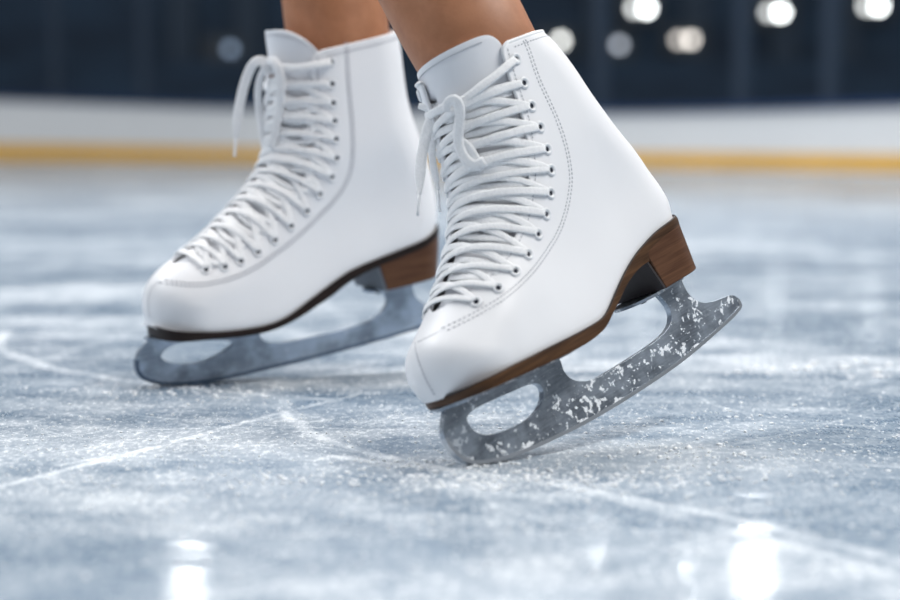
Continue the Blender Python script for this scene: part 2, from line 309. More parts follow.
def ice_mat():
    m, nt, b = mat('skated_ice'); g = NT(nt)
    pos = g.n('ShaderNodeNewGeometry').outputs['Position']
    warp = g.n('ShaderNodeTexNoise'); warp.inputs['Scale'].default_value = 5; warp.inputs['Detail'].default_value = 3
    g.link(pos, warp.inputs['Vector'])
    va = g.n('ShaderNodeVectorMath'); va.operation = 'SUBTRACT'; g.link(warp.outputs['Color'], va.inputs[0]); va.inputs[1].default_value = (.5, .5, .5)
    vs = g.n('ShaderNodeVectorMath'); vs.operation = 'SCALE'; g.link(va.outputs[0], vs.inputs[0]); vs.inputs['Scale'].default_value = .03
    vd = g.n('ShaderNodeVectorMath'); vd.operation = 'ADD'; g.link(pos, vd.inputs[0]); g.link(vs.outputs[0], vd.inputs[1])
    flat = g.n('ShaderNodeVectorMath'); flat.operation = 'MULTIPLY'; g.link(vd.outputs[0], flat.inputs[0]); flat.inputs[1].default_value = (1, 1, 0)
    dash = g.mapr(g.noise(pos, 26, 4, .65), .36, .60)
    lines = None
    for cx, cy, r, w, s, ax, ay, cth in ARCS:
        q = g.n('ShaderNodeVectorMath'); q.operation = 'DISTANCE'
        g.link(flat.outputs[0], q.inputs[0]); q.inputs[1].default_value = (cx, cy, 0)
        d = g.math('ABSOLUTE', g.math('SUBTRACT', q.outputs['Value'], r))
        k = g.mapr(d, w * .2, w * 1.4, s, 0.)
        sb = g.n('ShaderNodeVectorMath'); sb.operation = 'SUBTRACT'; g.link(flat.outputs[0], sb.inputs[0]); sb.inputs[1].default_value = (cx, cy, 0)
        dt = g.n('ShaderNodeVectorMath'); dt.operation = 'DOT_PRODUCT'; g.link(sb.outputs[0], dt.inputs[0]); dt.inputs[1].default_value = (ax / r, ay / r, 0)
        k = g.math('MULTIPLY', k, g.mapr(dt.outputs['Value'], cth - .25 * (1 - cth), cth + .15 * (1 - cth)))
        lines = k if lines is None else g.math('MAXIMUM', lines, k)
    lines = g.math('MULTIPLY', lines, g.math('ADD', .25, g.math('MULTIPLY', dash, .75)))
    # hair-fine straight scratches in a few directions
    fine = None
    for rot, sc, th in ((.35, 1.0, .68), (-.5, .8, .69), (1.3, 1.1, .71), (.9, .7, .70)):
        v = g.mapping(flat.outputs[0], scale=(7 * sc, 420 * sc, 1), rot=(0, 0, rot))
        k = g.mapr(g.noise(v, 1.0, 2, .5), th, th + .05)
        fine = k if fine is None else g.math('MAXIMUM', fine, k)
    large = g.noise(pos, 1.5, 5, .62, .5)
    streaky = g.noise(g.mapping(pos, scale=(2.0, 7.5, 1), rot=(0, 0, .12)), 1.0, 5, .6, .4)
    mid = g.noise(pos, 15, 6, .7)
    grain = g.noise(g.mapping(pos, scale=(1.35, .55, 1), rot=(0, 0, .15)), 150, 5, .75)
    speck = g.noise(g.mapping(pos, scale=(1.2, .4, 1), rot=(0, 0, -.1)), 380, 3, .65)
    base = g.math('ADD', g.math('MULTIPLY', large, .34), g.math('ADD', g.math('MULTIPLY', streaky, .30), g.math('MULTIPLY', mid, .36)))
    patch = g.mapr(base, .42, .635)
    gr = g.mapr(grain, .45, .68)
    frost = g.math('ADD', g.math('MULTIPLY', patch, .54), g.math('MULTIPLY', gr, g.math('ADD', .22, g.math('MULTIPLY', patch, .5))))
    sp = g.mapr(speck, .57, .64)
    frost = g.math('ADD', frost, g.math('MULTIPLY', sp, g.math('ADD', .28, g.math('MULTIPLY', gr, .5))))
    frost = g.math('ADD', frost, g.math('MULTIPLY', fine, .24))
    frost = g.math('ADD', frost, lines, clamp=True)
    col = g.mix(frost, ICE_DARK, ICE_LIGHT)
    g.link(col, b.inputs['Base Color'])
    b.inputs['IOR'].default_value = 1.31
    g.link(g.math('ADD', .26, g.math('MULTIPLY', frost, .45)), b.inputs['Roughness'])
    b.inputs['Specular IOR Level'].default_value = ICE_SPEC
    b.inputs['Coat Roughness'].default_value = .085; b.inputs['Coat IOR'].default_value = 1.33
    g.link(g.math('MULTIPLY', ICE_COAT, g.math('SUBTRACT', 1., g.math('MULTIPLY', frost, .6))), b.inputs['Coat Weight'])
    ripple = g.noise(g.mapping(pos, scale=(5, 16, 1)), 1.0, 3, .5)
    g.link(g.bump(ripple, .15, .006), b.inputs['Coat Normal'])
    hgt = g.math('ADD', g.math('MULTIPLY', frost, .7), g.math('MULTIPLY', mid, .8))
    g.link(g.bump(hgt, .32, .004), b.inputs['Normal'])
    return m

# ------------------------------------------------------------------ boot surface, one function of the side profile
class Boot:
    def __init__(s, k):
        D = SHAPE[k]; s.k = k; s.D = D
        A = soften(np.array(D['front']), 1)
        up = A[0] + (A[0] - A[2]) * 1.2
        s.f = resample(catmull(np.vstack([up, A]), 6), 260)
        B = np.array(D['back']); Bt = B[0] + (B[0] - B[1]) * 1.0
        s.b = resample(catmull(np.vstack([Bt, B])[::-1], 6), 200)
        SU = np.array(D['sole_up']); SU = SU[1:] if k == 'R' else SU
        x0, z0 = SU[0]; sl = (SU[0, 1] - SU[2, 1]) / (SU[0, 0] - SU[2, 0])
        SU = np.vstack([[D['xb'] - .004, z0 + sl * (D['xb'] - .004 - x0) * CFG[k]['back_slope']], SU, [SU[-1, 0] + .012, SU[-1, 1] + .001]])
        s.su = soften(catmull(SU, 5), 8)
        F0 = np.array(D['facing'])[0]; B0 = B[0]
        s.c0, s.c1 = np.array([F0[0], F0[2] + CFG[k]['front_dz']]), B0 + np.array([0, CFG[k]['collar_dz']])
    def zs(s, x): return np.interp(x, s.su[:, 0], s.su[:, 1])
    def zc(s, x): return s.c1[1] + (np.asarray(x) - s.c1[0]) * (s.c0[1] - s.c1[1]) / (s.c0[0] - s.c1[0])
    def wsole(s, x):
        t = (np.asarray(x) - s.D['xb']) / (s.D['xt'] - s.D['xb'])
        return np.interp(t, [0, .25, .45, .65, .78, .9, 1], [.031, .030, .034, .042, .0445, .043, .042])
    def wmax(s, x, z):
        h = z - s.zs(x)
        w = np.interp(z, [.10, .16, .20, .25, .30], [.036, .039, .041, .043, .044])
        b = ss(.03, .11, h); return s.wsole(x) * (1 - b) + w * b
    def rad(s, x, z):
        b = ss(.03, .11, z - s.zs(x)); return .042 + .010 * b, .031 + .009 * b
    @staticmethod
    def dist(poly, x, z):
        p = np.stack([x, z], -1)[..., None, :]; A = poly[:-1]; AB = poly[1:] - A
        t = np.clip(((p - A) * AB).sum(-1) / ((AB * AB).sum(-1) + 1e-15), 0, 1)
        return np.sqrt((((A + AB * t[..., None]) - p) ** 2).sum(-1)).min(-1)
    def T(s, x, z):
        x = np.asarray(x, float); z = np.asarray(z, float)
        g = lambda t: np.sqrt(np.clip(1 - (1 - np.clip(t, 0, 1)) ** 2, 0, 1))
        rf, rb = s.rad(x, z)
        return s.wmax(x, z) * g(s.dist(s.f, x, z) / rf) * g(s.dist(s.b, x, z) / rb) * (1 - .05 * np.exp(-np.clip(z - s.zs(x), 0, 1) / .005))
    def vof(s, x, z): return (z - s.zs(x)) / (s.zc(x) - s.zs(x))
    def point(s, x, z, side=1): return np.array([x, side * float(s.T(x, z)), z])
    def normal(s, x, z, side=1):
        e = .0012
        a = s.T(x + e, z) - s.T(x - e, z); b = s.T(x, z + e) - s.T(x, z - e)
        n = np.array([-float(a) / (2 * e), 1.0, -float(b) / (2 * e)]); n[0] = np.clip(n[0], -6, 6); n[2] = np.clip(n[2], -6, 6)
        n /= np.linalg.norm(n); n[1] *= side; return n
    # front ridge: position along the profile (tp: arc fraction index) and angle phi around it
    def prof(s, tp):
        i = np.clip(tp, 0, len(s.f) - 1.001); j = int(i); u = i - j
        p = s.f[j] * (1 - u) + s.f[j + 1] * u
        lo, hi = max(j - 5, 0), min(j + 6, len(s.f) - 1)
        t = s.f[hi] - s.f[lo]; t /= np.linalg.norm(t)
        n = np.array([-t[1], t[0]])
        if n[0] < 0 : n = -n
        return p, n
    def ridge(s, tp, phi, off=0.):
        p, n = s.prof(tp); rf, _ = s.rad(p[0], p[1])
        w = float(s.wmax(p[0] - n[0] * rf * .6, p[1] - n[1] * rf * .6))
        r, w = rf + off, w + off
        q = p - n * (rf - r * math.cos(phi))
        nn = np.array([n[0] * math.cos(phi) * w, math.sin(phi) * r, n[1] * math.cos(phi) * w]); nn /= np.linalg.norm(nn)
        return np.array([q[0], w * math.sin(phi), q[1]]), nn
    def unridge(s, x, z):
        d = np.hypot(s.f[:, 0] - x, s.f[:, 1] - z); j = int(np.argmin(d)); rf, _ = s.rad(x, z)
        return float(j), math.acos(float(np.clip(1 - d[j] / rf, -.25, 1)))

def ribbon(V, F, P, Nn, w, h, taper=None):
    """a flat lace along points P with surface normals Nn, appended to V, F"""
    P = np.asarray(P, float); Nn = np.asarray(Nn, float); n = len(P); base = len(V)
    for i in range(n):
        t = P[min(i + 1, n - 1)] - P[max(i - 1, 0)]; t /= np.linalg.norm(t) + 1e-9
        nn = Nn[i] - t * (Nn[i] @ t); nn /= np.linalg.norm(nn) + 1e-9
        sd = np.cross(t, nn); ww = w * (taper[i] if taper is not None else 1)
        for a in range(10):
            c, q = math.cos(2 * math.pi * a / 10), math.sin(2 * math.pi * a / 10)
            c = math.copysign(abs(c) ** .6, c); q = math.copysign(abs(q) ** .8, q)
            V.append(P[i] + sd * c * ww / 2 + nn * q * h / 2)
    for i in range(n - 1):
        for a in range(10):
            F.append((base + i * 10 + a, base + i * 10 + (a + 1) % 10, base + (i + 1) * 10 + (a + 1) % 10, base + (i + 1) * 10 + a))
    F.append(tuple(base + a for a in range(10))[::-1]); F.append(tuple(base + (n - 1) * 10 + a for a in range(10)))

def tube(V, F, P, r, k=8):
    P = np.asarray(P, float); n = len(P); base = len(V); up = np.array([0.3, .2, 1.])
    for i in range(n):
        t = P[min(i + 1, n - 1)] - P[max(i - 1, 0)]; t /= np.linalg.norm(t) + 1e-9
        a = np.cross(t, up); a /= np.linalg.norm(a) + 1e-9; b = np.cross(t, a)
        for q in range(k):
            V.append(P[i] + r * (a * math.cos(2 * math.pi * q / k) + b * math.sin(2 * math.pi * q / k)))
    for i in range(n - 1):
        for q in range(k):
            F.append((base + i * k + q, base + i * k + (q + 1) % k, base + (i + 1) * k + (q + 1) % k, base + (i + 1) * k + q))
    F.append(tuple(base + q for q in range(k))[::-1]); F.append(tuple(base + (n - 1) * k + q for q in range(k)))

def plate_mesh(name, outline, y0, y1, m, parent, bevel=.0004, holes=()):
    """an outline in the skate's x-z plane given thickness from y0 to y1"""
    bm = bmesh.new()
    for lp in (outline, *holes):
        vs = [bm.verts.new((float(x), y0, float(z))) for x, z in lp]
        for i in range(len(vs)): bm.edges.new((vs[i], vs[(i + 1) % len(vs)]))
    bmesh.ops.triangle_fill(bm, use_beauty=True, use_dissolve=False, edges=bm.edges[:])
    r = bmesh.ops.extrude_face_region(bm, geom=bm.faces[:])
    bmesh.ops.translate(bm, verts=[v for v in r['geom'] if isinstance(v, bmesh.types.BMVert)], vec=(0, y1 - y0, 0))
    o = from_bm(name, bm, m, parent)
    if bevel:
        b = o.modifiers.new('bevel', 'BEVEL'); b.width = bevel; b.segments = 2; b.limit_method = 'ANGLE'; b.angle_limit = math.radians(50)
    by_angle(o, 40)
    return o

# ------------------------------------------------------------------ the skate
def make_skate(k, label):
    D = SHAPE[k]; B = Boot(k)
    root = empty('ice_skate', label, 'ice skate')
    cfg = CFG[k]
    # --- pose
    ya, pi_, ro, tx, ty, tz, size = D['pose']
    cy, sy, cp, sp, cr, sr = math.cos(ya), math.sin(ya), math.cos(pi_), math.sin(pi_), math.cos(ro), math.sin(ro)
    F_ = np.array([-cy, -sy, 0]); L_ = np.array([sy, -cy, 0]); U_ = np.array([0, 0, 1.])
    F2 = F_ * cp - U_ * sp; U2 = U_ * cp + F_ * sp; L2 = L_ * cr + U2 * sr; U3 = U2 * cr - L_ * sr
    M = np.stack([F2, L2, U3], 1) * size; tr = np.array([tx, ty, tz])
    outer = np.array(D['blade'])
    low = min((M @ np.array([x, .0025 * q, z]))[2] for x, z in outer for q in (-1, 1))
    tr[2] = -low - .0008
    W = Matrix([[*M[i], tr[i]] for i in range(3)] + [[0, 0, 0, 1]])
    root.matrix_world = W
    B.M, B.tr = M, tr

    # --- facing edges as functions of v
    fx = np.array(D['facing'])[:, [0, 2]]
    fx = soften(catmull(fx, 4), 4)
    vf = B.vof(fx[:, 0], fx[:, 1]); o_ = np.argsort(vf)
    v_end = float(vf.min()) - .006
    near_v, near_x = vf[o_], fx[o_, 0]
    fv = B.vof(B.f[:, 0], B.f[:, 1]); io = np.argsort(fv); xf_of = lambda v: float(np.interp(v, fv[io], B.f[io, 0]))
    bv = B.vof(B.b[:, 0], B.b[:, 1]); ib = np.argsort(bv); xb_of = lambda v: float(np.interp(v, bv[ib], B.b[ib, 0]))
    # far facing: the opening sits a little round to the far side
    far = []
    for j in range(len(B.f)):
        p, n = B.prof(j); rf, _ = B.rad(p[0], p[1])
        ph = math.radians(cfg['far_phi'])
        far.append(p - n * rf * (1 - math.cos(ph)))
    far = np.array(far); farv = B.vof(far[:, 0], far[:, 1]); iff = np.argsort(farv)
    def edge(v, side):
        if v <= v_end: return xf_of(v)
        if side > 0:
            x = float(np.interp(v, near_v, near_x)); c = cfg['corner']
            h0 = 1 - c / .17
            if v > h0: x -= c * (1 - math.sqrt(max(0, 1 - ((v - h0) / (1 - h0)) ** 2)))
        else:
            x = float(np.interp(v, farv[iff], far[iff, 0]))
        ramp = min(1, (v - v_end) / .02)
        return xf_of(v) * (1 - ramp) + x * ramp if ramp < 1 else x
    vs = np.r_[np.linspace(-.004, .30, 46), np.linspace(.30, 1, 62)[1:]]
    vs = np.sort(np.r_[vs, v_end, v_end + .004, v_end + .01, v_end + .02])
    NU = 44
    V, F = [], []
    for v in vs:
        xb = xb_of(v); ring = []
        for side in (-1, 1):
            xe = edge(v, side)
            s_ = (1 - np.cos(np.pi * np.linspace(0, 1, NU))) / 2
            xs = xb + (xe - xb) * s_
            zs_ = B.zs(xs); zz = zs_ + (B.zc(xs) - zs_) * v
            ys = B.T(xs, zz); ys[0] = 0
            if v <= v_end: ys[-1] = 0
            pts = np.stack([xs, side * ys, zz], 1)
            ring.append(pts)
        R = np.vstack([ring[0][::-1], ring[1][1:]])
        V.extend(R)
    m = 2 * NU - 1
    for i in range(len(vs) - 1):
        for a in range(m - 1):
            F.append((i * m + a, i * m + a + 1, (i + 1) * m + a + 1, (i + 1) * m + a))
    up = obj('boot_upper', V, F, MAT['leather'], root)
    bm = bmesh.new(); bm.from_mesh(up.data); bmesh.ops.remove_doubles(bm, verts=bm.verts, dist=.00012)
    bmesh.ops.recalc_face_normals(bm, faces=bm.faces)
    # make sure the normals look outwards
    c = sum((f.normal.dot(f.calc_center_median() - Vector((.09, 0, .16))) for f in bm.faces))
    if c < 0: bmesh.ops.reverse_faces(bm, faces=bm.faces)
    bm.to_mesh(up.data); bm.free()
    for p in up.data.polygons: p.use_smooth = True
    so = up.modifiers.new('thickness', 'SOLIDIFY'); so.thickness = .0026; so.offset = -1

    # --- rolled piping along the collar and the two facing edges
    def edge_pts(side):
        P = []
        for v in np.linspace(v_end + .03, 1.0, 90):
            x = edge(v, side); z = float(B.zs(x) + (B.zc(x) - B.zs(x)) * v)
            P.append(B.point(x, z, side) - B.normal(x, z, side) * .0011)
        return P
    def collar_pts(side):
        xe = edge(1.0, side); xb = xb_of(1.0)
        xs = xb + (xe - xb) * (1 - np.cos(np.pi * np.linspace(0, 1, 50))) / 2
        out = []
        for i, x in enumerate(xs):
            y = float(B.T(x, B.zc(x))) if i else 0.
            out.append(np.array([x, side * max(y - .0010, 0), float(B.zc(x))]))
        return out
    a, b_ = edge_pts(1), collar_pts(1)
    a2, b2 = edge_pts(-1), collar_pts(-1)
    path = np.vstack([a[:-1], b_[::-1], b2[1:], a2[::-1][1:]])
    V, F = [], []; tube(V, F, path, .0016, 8)
    obj('edge_piping', V, F, MAT['leather'], root)

    # --- lining: the padded inside that shows above the collar round the ankle
    # --- tongue
    t_low = float(np.argmin(np.abs(fv - (v_end - .01))))
    ph0, ph1 = -math.radians(min(cfg['far_phi'] + 22, 80)), math.radians(80)
    V, F = [], []
    nt_, nph = 70, 34
    for i in range(nt_):
        for j in range(nph):
            ph = ph0 + (ph1 - ph0) * j / (nph - 1)
            zt = cfg['tongue_top'] + cfg['tongue_tilt'] * ph - cfg['tongue_drop'] * abs(ph / math.radians(cfg['tongue_phi'])) ** cfg['tongue_pow']
            jt = float(np.interp(-zt, -B.f[:, 1], np.arange(len(B.f))))
            tp = t_low + (jt - t_low) * i / (nt_ - 1)
            fade = min(1, i / 8)
            p, n = B.ridge(tp, ph, -.0028 - .0016 * fade - .0035 * fade * float(ss(math.radians(cfg['far_phi'] - 12), math.radians(cfg['far_phi'] - 2), -ph)) * (i < nt_ * .86))
            p = p + n * .0012 * ss(.86, 1.0, i / (nt_ - 1))
            V.append(p)
    for i in range(nt_ - 1):
        for j in range(nph - 1):
            F.append((i * nph + j, i * nph + j + 1, (i + 1) * nph + j + 1, (i + 1) * nph + j))
    tg = obj('tongue', V, F, MAT['tongue'], root)
    so = tg.modifiers.new('thickness', 'SOLIDIFY'); so.thickness = .005; so.offset = -1
    so2 = tg.modifiers.new('bevel', 'BEVEL'); so2.width = .0016; so2.segments = 3; so2.limit_method = 'ANGLE'; so2.angle_limit = math.radians(50)
    # flip if the thickness would grow outwards
    me = tg.data
    cc = sum(p.normal.x for p in me.polygons)
    if cc < 0:
        bm = bmesh.new(); bm.from_mesh(me); bmesh.ops.reverse_faces(bm, faces=bm.faces); bm.to_mesh(me); bm.free()
        for p in me.polygons: p.use_smooth = True
    # stitched line under the tongue's rim
    V, F = [], []
    for row, dz in ((0, .0045),):
        for q in range(46):
            ph = ph0 * .9 + (ph1 * .75 - ph0 * .9) * q / 45
            zt = cfg['tongue_top'] + cfg['tongue_tilt'] * ph - cfg['tongue_drop'] * abs(ph / math.radians(cfg['tongue_phi'])) ** cfg['tongue_pow'] - dz
            jt = float(np.interp(-zt, -B.f[:, 1], np.arange(len(B.f))))
            p, n = B.ridge(jt, ph, -.0030)
            p2, _ = B.ridge(jt, ph + .022, -.0030)
            tube(V, F, [p, p2], .00032, 5)
    obj('tongue_stitching', V, F, MAT['thread'], root)

    # --- stitching on the sides: double row, and the toe seam
    V, F = [], []
    def row(P2, side, shift):
        nonlocal V, F
        P2 = soften(catmull(np.asarray(P2), 5), 6)
        t = np.gradient(P2, axis=0); t /= np.linalg.norm(t, axis=1, keepdims=True) + 1e-9
        P2 = P2 + np.stack([-t[:, 1], t[:, 0]], 1) * shift
        L = np.linalg.norm(np.diff(P2, axis=0), axis=1).sum(); n = int(L / .0030)
        Q = resample(P2, n * 2)
        for i in range(n):
            a, b = Q[2 * i], Q[2 * i + 1]
            b = a + (b - a) * 1.25
            pa, pb = B.point(*a, side), B.point(*b, side)
            if np.linalg.norm(pa - pb) > .006: continue
            na = B.normal(*a, side)
            tube(V, F, [pa + na * .00004, pb + na * .00004], cfg['thread'], 5)
    st = np.array(D['stitch']); keep = st[:, 1] > .011; S2 = st[keep][:, [0, 2]]
    for side in (1, -1):
        V, F = [], []
        row(S2, side, .0013); row(S2, side, -.0013)
        row(fx[:len(fx) - 6] + np.array([-.0035, -.001]), side, 0.) if side > 0 else None
        xs = np.linspace(edge(1., side) - .004, xb_of(1.) + .006, 30)
        row(np.stack([xs, B.zc(xs) - .0045], 1), side, 0.)
        obj('stitching', V, F, MAT['thread'], root)
    V, F = [], []
    ts = soften(catmull(np.array(D['toe_st']), 5), 3)
    Q = resample(ts, int(np.linalg.norm(np.diff(ts, axis=0), axis=1).sum() / .0015))
    for i in range(0, len(Q) - 1, 2):
        tube(V, F, [Q[i], Q[i] + (Q[i + 1] - Q[i]) * 1.25], .00034, 5)
    # last bit of the side seam over the toe up to the toe seam
    e0 = np.vstack([st[keep][-1], st[~keep], ])
    if len(e0) > 1:
        Q = resample(catmull(e0, 5), 24)
        for i in range(0, 23, 2): tube(V, F, [Q[i], Q[i + 1]], .00034, 5)
    obj('toe_seam', V, F, MAT['thread'], root)

    # --- eyelets, both sides
    ey = np.array(D['eyelet'])
    ebm = bmesh.new()
    seg = 20; rings = [(.0019, .0000), (.0024, .0009), (.0034, .0013), (.0043, .0008), (.0047, .0000), (.0047, -.0006)]
    vv = [[ebm.verts.new((r * math.cos(2 * math.pi * q / seg), r * math.sin(2 * math.pi * q / seg), z)) for q in range(seg)] for r, z in rings]
    for i in range(len(vv) - 1):
        for q in range(seg): ebm.faces.new((vv[i][q], vv[i][(q + 1) % seg], vv[i + 1][(q + 1) % seg], vv[i + 1][q]))
    eme = bpy.data.meshes.new('eyelet')
    inner = [ebm.verts.new((.0019 * math.cos(2 * math.pi * q / seg), .0019 * math.sin(2 * math.pi * q / seg), .0000)) for q in range(seg)]
    hole = ebm.faces.new(inner)
    bmesh.ops.remove_doubles(ebm, verts=ebm.verts, dist=.00011)
    ebm.normal_update()
    for f in ebm.faces:
        if len(f.verts) > 4: f.material_index = 1
        f.smooth = len(f.verts) <= 4
        if f.normal.z < 0: f.normal_flip()
    ebm.to_mesh(eme); ebm.free()
    eme.materials.append(MAT['eyelet']); eme.materials.append(MAT['hole'])
    pos_near, pos_far = [], []
    for x, y, z in ey:
        tp, ph = B.unridge(x, z)
        pos_near.append((tp, ph, B.point(x, z, 1), B.normal(x, z, 1)))
        phf = math.radians(cfg['far_phi'] + 16)
        p, n = B.ridge(tp, -phf); pos_far.append((tp, -phf, p, n))
    first = True
    for lst in (pos_near, pos_far):
        for tp, ph, p, n in lst:
            if first: e = bpy.data.objects.new('eyelet', eme); C.objects.link(e); proto = e; first = False
            else: e = proto.copy(); C.objects.link(e)
            e.parent = root
            zq = Vector(n).to_track_quat('Z', 'Y')
            e.matrix_local = Matrix.Translation(Vector(p + n * .0001)) @ zq.to_matrix().to_4x4()

    # --- lace: criss-cross through the eyelets, then the bow at the top
    V, F = [], []
    n_e = len(pos_near)
    w = cfg['lace_w']
    def strand(a, b, lift, jit=0.):
        (ta, pa, Pa, Na), (tb, pb, Pb, Nb) = a, b
        Pa = Pa + (B.ridge(ta, pa - .10 * np.sign(pa))[0] - B.ridge(ta, pa)[0]) * .62
        Pb = Pb + (B.ridge(tb, pb - .10 * np.sign(pb))[0] - B.ridge(tb, pb)[0]) * .62
        P, Nn = [], []
        K = 26
        for i in range(K):
            s = i / (K - 1); e = s * s * (3 - 2 * s)
            ph = pa + (pb - pa) * s
            tp = ta + (tb - ta) * (s + jit * math.sin(math.pi * s))
            p, nn = B.ridge(tp, ph, .0010 + lift * math.sin(math.pi * s) ** .8)
            if i < 6:
                u = (i / 6) ** 1.0; q = Pa + Na * (.0010 + .0010 * min(1, i / 2)) ; p = q * (1 - u) + p * u; nn = Na * (1 - u) + nn * u
            if i > K - 7:
                u = ((K - 1 - i) / 6); q = Pb + Nb * (.0010 + .0010 * min(1, (K - 1 - i) / 2)); p = q * (1 - u) + p * u; nn = Nb * (1 - u) + nn * u
            P.append(p); Nn.append(nn / np.linalg.norm(nn))
        tap = [min(1, .62 + .13 * min(i, K - 1 - i)) for i in range(K)]
        ribbon(V, F, P, Nn, w * (1 + .12 * math.sin(3.1 * a[0])), .0013, tap)
    strand(pos_near[1], pos_far[1], .0012, cfg['sag'])
    for i in range(1, n_e - 1):
        strand(pos_near[i + 1], pos_far[i], .0003 + .0003 * (i % 2), cfg['sag'])
        strand(pos_far[i + 1], pos_near[i], .0020 - .0003 * (i % 3), cfg['sag'] * .6)
    for i in [q for q in range(1, n_e - 1)] + [q + .5 for q in range(1, n_e - 2)]:      # the slack second pass of the lace lying on the tongue
        i0 = int(i); fr = i - i0
        (ta, pa, _, _), (tb, pb, _, _) = pos_near[i0], pos_far[i0]
        pb = -math.radians(cfg['far_phi'] - 8)
        if fr: ta, tb = (ta + pos_near[i0 + 1][0]) / 2, (tb + pos_far[i0 + 1][0]) / 2
        P, Nn = [], []
        for s in np.linspace(.08, .98, 24):
            p, nn = B.ridge(ta + cfg['sag'] * 10 * math.sin(math.pi * s) + 1.5 * math.sin(i * 2.1), pa + (pb - pa) * s, cfg['slack'] + .0012 * math.sin(7 * s + i) ** 2)
            P.append(p - nn * .007 * max(0., abs(s - .53) * 2 - .62) ** 1.0 / .3); Nn.append(nn)
        ribbon(V, F, P, Nn, w * .95, .0012)
    strand(pos_near[n_e - 1], pos_far[n_e - 1], .0008)
    view = M.T @ (np.array([0, 0, .22]) - tr); view = view / np.linalg.norm(view)
    ends = []
    for bi, (pts, bw) in enumerate(D['bow']):
        P = resample(catmull(np.array(pts), 8), 40)
        P = soften(P, 3)
        nn = np.tile(view * .8 + np.array([.35, 0, .1]), (40, 1))
        tw = [.75 + .25 * math.sin(min(1, i / 12) * math.pi / 2) for i in range(40)]
        if bi in cfg['ends']:
            for i in range(33, 40): tw[i] = 1 - (i - 32) * .085
            ends.append((P[-1], P[-1] - P[-4]))
        ribbon(V, F, P, nn, bw, .0020, tw)
    # the knot itself
    kp = np.array(D['bow'][0][0][0]); kn = view
    side = np.cross(kn, np.array([0, 0, 1.])); side /= np.linalg.norm(side); upv = np.cross(side, kn)
    ring = [kp - kn * .001 + side * .0055 * math.cos(t) + upv * .0045 * math.sin(t) + kn * .002 * math.cos(2 * t) for t in np.linspace(0, 2 * math.pi, 24)]
    ribbon(V, F, ring, [kn] * 24, .0055, .0030)
    lace = obj('lace', V, F, MAT['lace'], root)
    for p, d in ends:
        d = d / np.linalg.norm(d); d = d * .6 + M.T @ np.array([0, 0, -1.]) * .4
        V, F = [], []; tube(V, F, [p - d * .002, p + d * .006, p + d * .012, p + d * .016], .0010, 8)
        obj('aglet', V, F, MAT['aglet'], lace)

    # --- sole: a leather strip that follows the last
    SL = np.array(D['sole_lo']); xbk = D['xb']; xts = cfg['sole_end']
    slc = soften(catmull(SL, 5), 4)
    hx = SL[0, 0]
    def zlo(x):
        base = np.interp(x, slc[:, 0], slc[:, 1])
        if x < hx + .004: base = min(base, float(B.zs(x)) - .0055) if x < hx else base
        return min(float(base), float(B.zs(x)) - .003) if x >= hx else float(B.zs(x)) - .0055
    def wpl(x, grow=.0012):
        g = lambda t: math.sqrt(max(0, 1 - (1 - min(max(t, 0), 1)) ** 2))
        return (float(B.wsole(x)) + grow) * g((x - xbk) / .031) * toe(x, 3.0, .027)
    def toe(x, p, r): return max(0, 1 - (1 - min(max((xts - x) / r, 0), 1)) ** p) ** (1 / p)
    def wfar(x, grow=.0012):   # the outer side of the toe tapers more than the inner side
        a = wpl(x, grow) / max(toe(x, 3.0, .027), 1e-6); return a * toe(x, 2., cfg['sole_taper'])
    V, F = [], []
    xs = xbk + (xts - xbk) * (1 - np.cos(np.pi * np.linspace(0, 1, 110))) / 2
    for x in xs:
        zu = float(B.zs(x)) + .0004; zl = zlo(float(x)); ww = wpl(float(x))
        wf = wfar(float(x))
        prof = [(-wf, zu), (-wf - .0006, (zu + zl) / 2), (-wf, zl), (-wf * .5, zl - .0002), (0, zl - .0002), (ww * .5, zl - .0002), (ww, zl), (ww + .0006, (zu + zl) / 2), (ww, zu), (0, zu)]
        V += [(x, y if ww > 1e-5 else 0, z) for y, z in prof]
    for i in range(len(xs) - 1):
        for a in range(10): F.append((i * 10 + a, i * 10 + (a + 1) % 10, (i + 1) * 10 + (a + 1) % 10, (i + 1) * 10 + a))
    sole = obj('sole', V, F, MAT[cfg['sole']], root); by_angle(sole, 45)
    # thin dark welt between the leather and the sole
    V, F = [], []
    Pw = [np.array([x, wpl(float(x), -.0002), float(B.zs(x)) + .0004]) for x in xs[2:-2]] ; Pw2 = [np.array([x, -wfar(float(x), -.0002), float(B.zs(x)) + .0004]) for x in xs[2:-2]]
    tube(V, F, Pw, .0007, 6); tube(V, F, Pw2, .0007, 6)
    obj('welt', V, F, MAT['welt'], root)

    # --- heel block
    H = np.array(D['heel']); zb_back, zb_front = H[1, 1] if k == 'R' else H[2, 1], H[4 if k == 'R' else 5, 1]
    xb_bot = xbk + (.004 if k == 'R' else .006); xbr_t, xbr_b = hx + .0005, H[4 if k == 'R' else 5, 0]
    rings = []
    NL = 8; NP = 36
    for l in range(NL):
        u = l / (NL - 1); ring = []
        x0 = xbk + (xb_bot - xbk) * u; x1 = xbr_t + (xbr_b - xbr_t) * u
        ss_ = (1 - np.cos(np.pi / 2 * np.linspace(0, 1, NP)))
        half = []
        for s in ss_:
            x = x0 + (x1 - x0) * s
            xm = min(max(xbk + (x - x0) * (xbr_t - xbk) / (x1 - x0), xbk), xbr_t)
            ww = wpl(xm, .0010 - .0012 * u)
            zt = float(B.zs(xm)) - .004; zbm = zb_back + (zb_front - zb_back) * (x - xb_bot) / (xbr_b - xb_bot)
            half.append((x, ww, zt + (zbm - zt) * u))
        ring = [(x, -y, z) for x, y, z in half[::-1]] + half[1:]
        rings.append(ring)
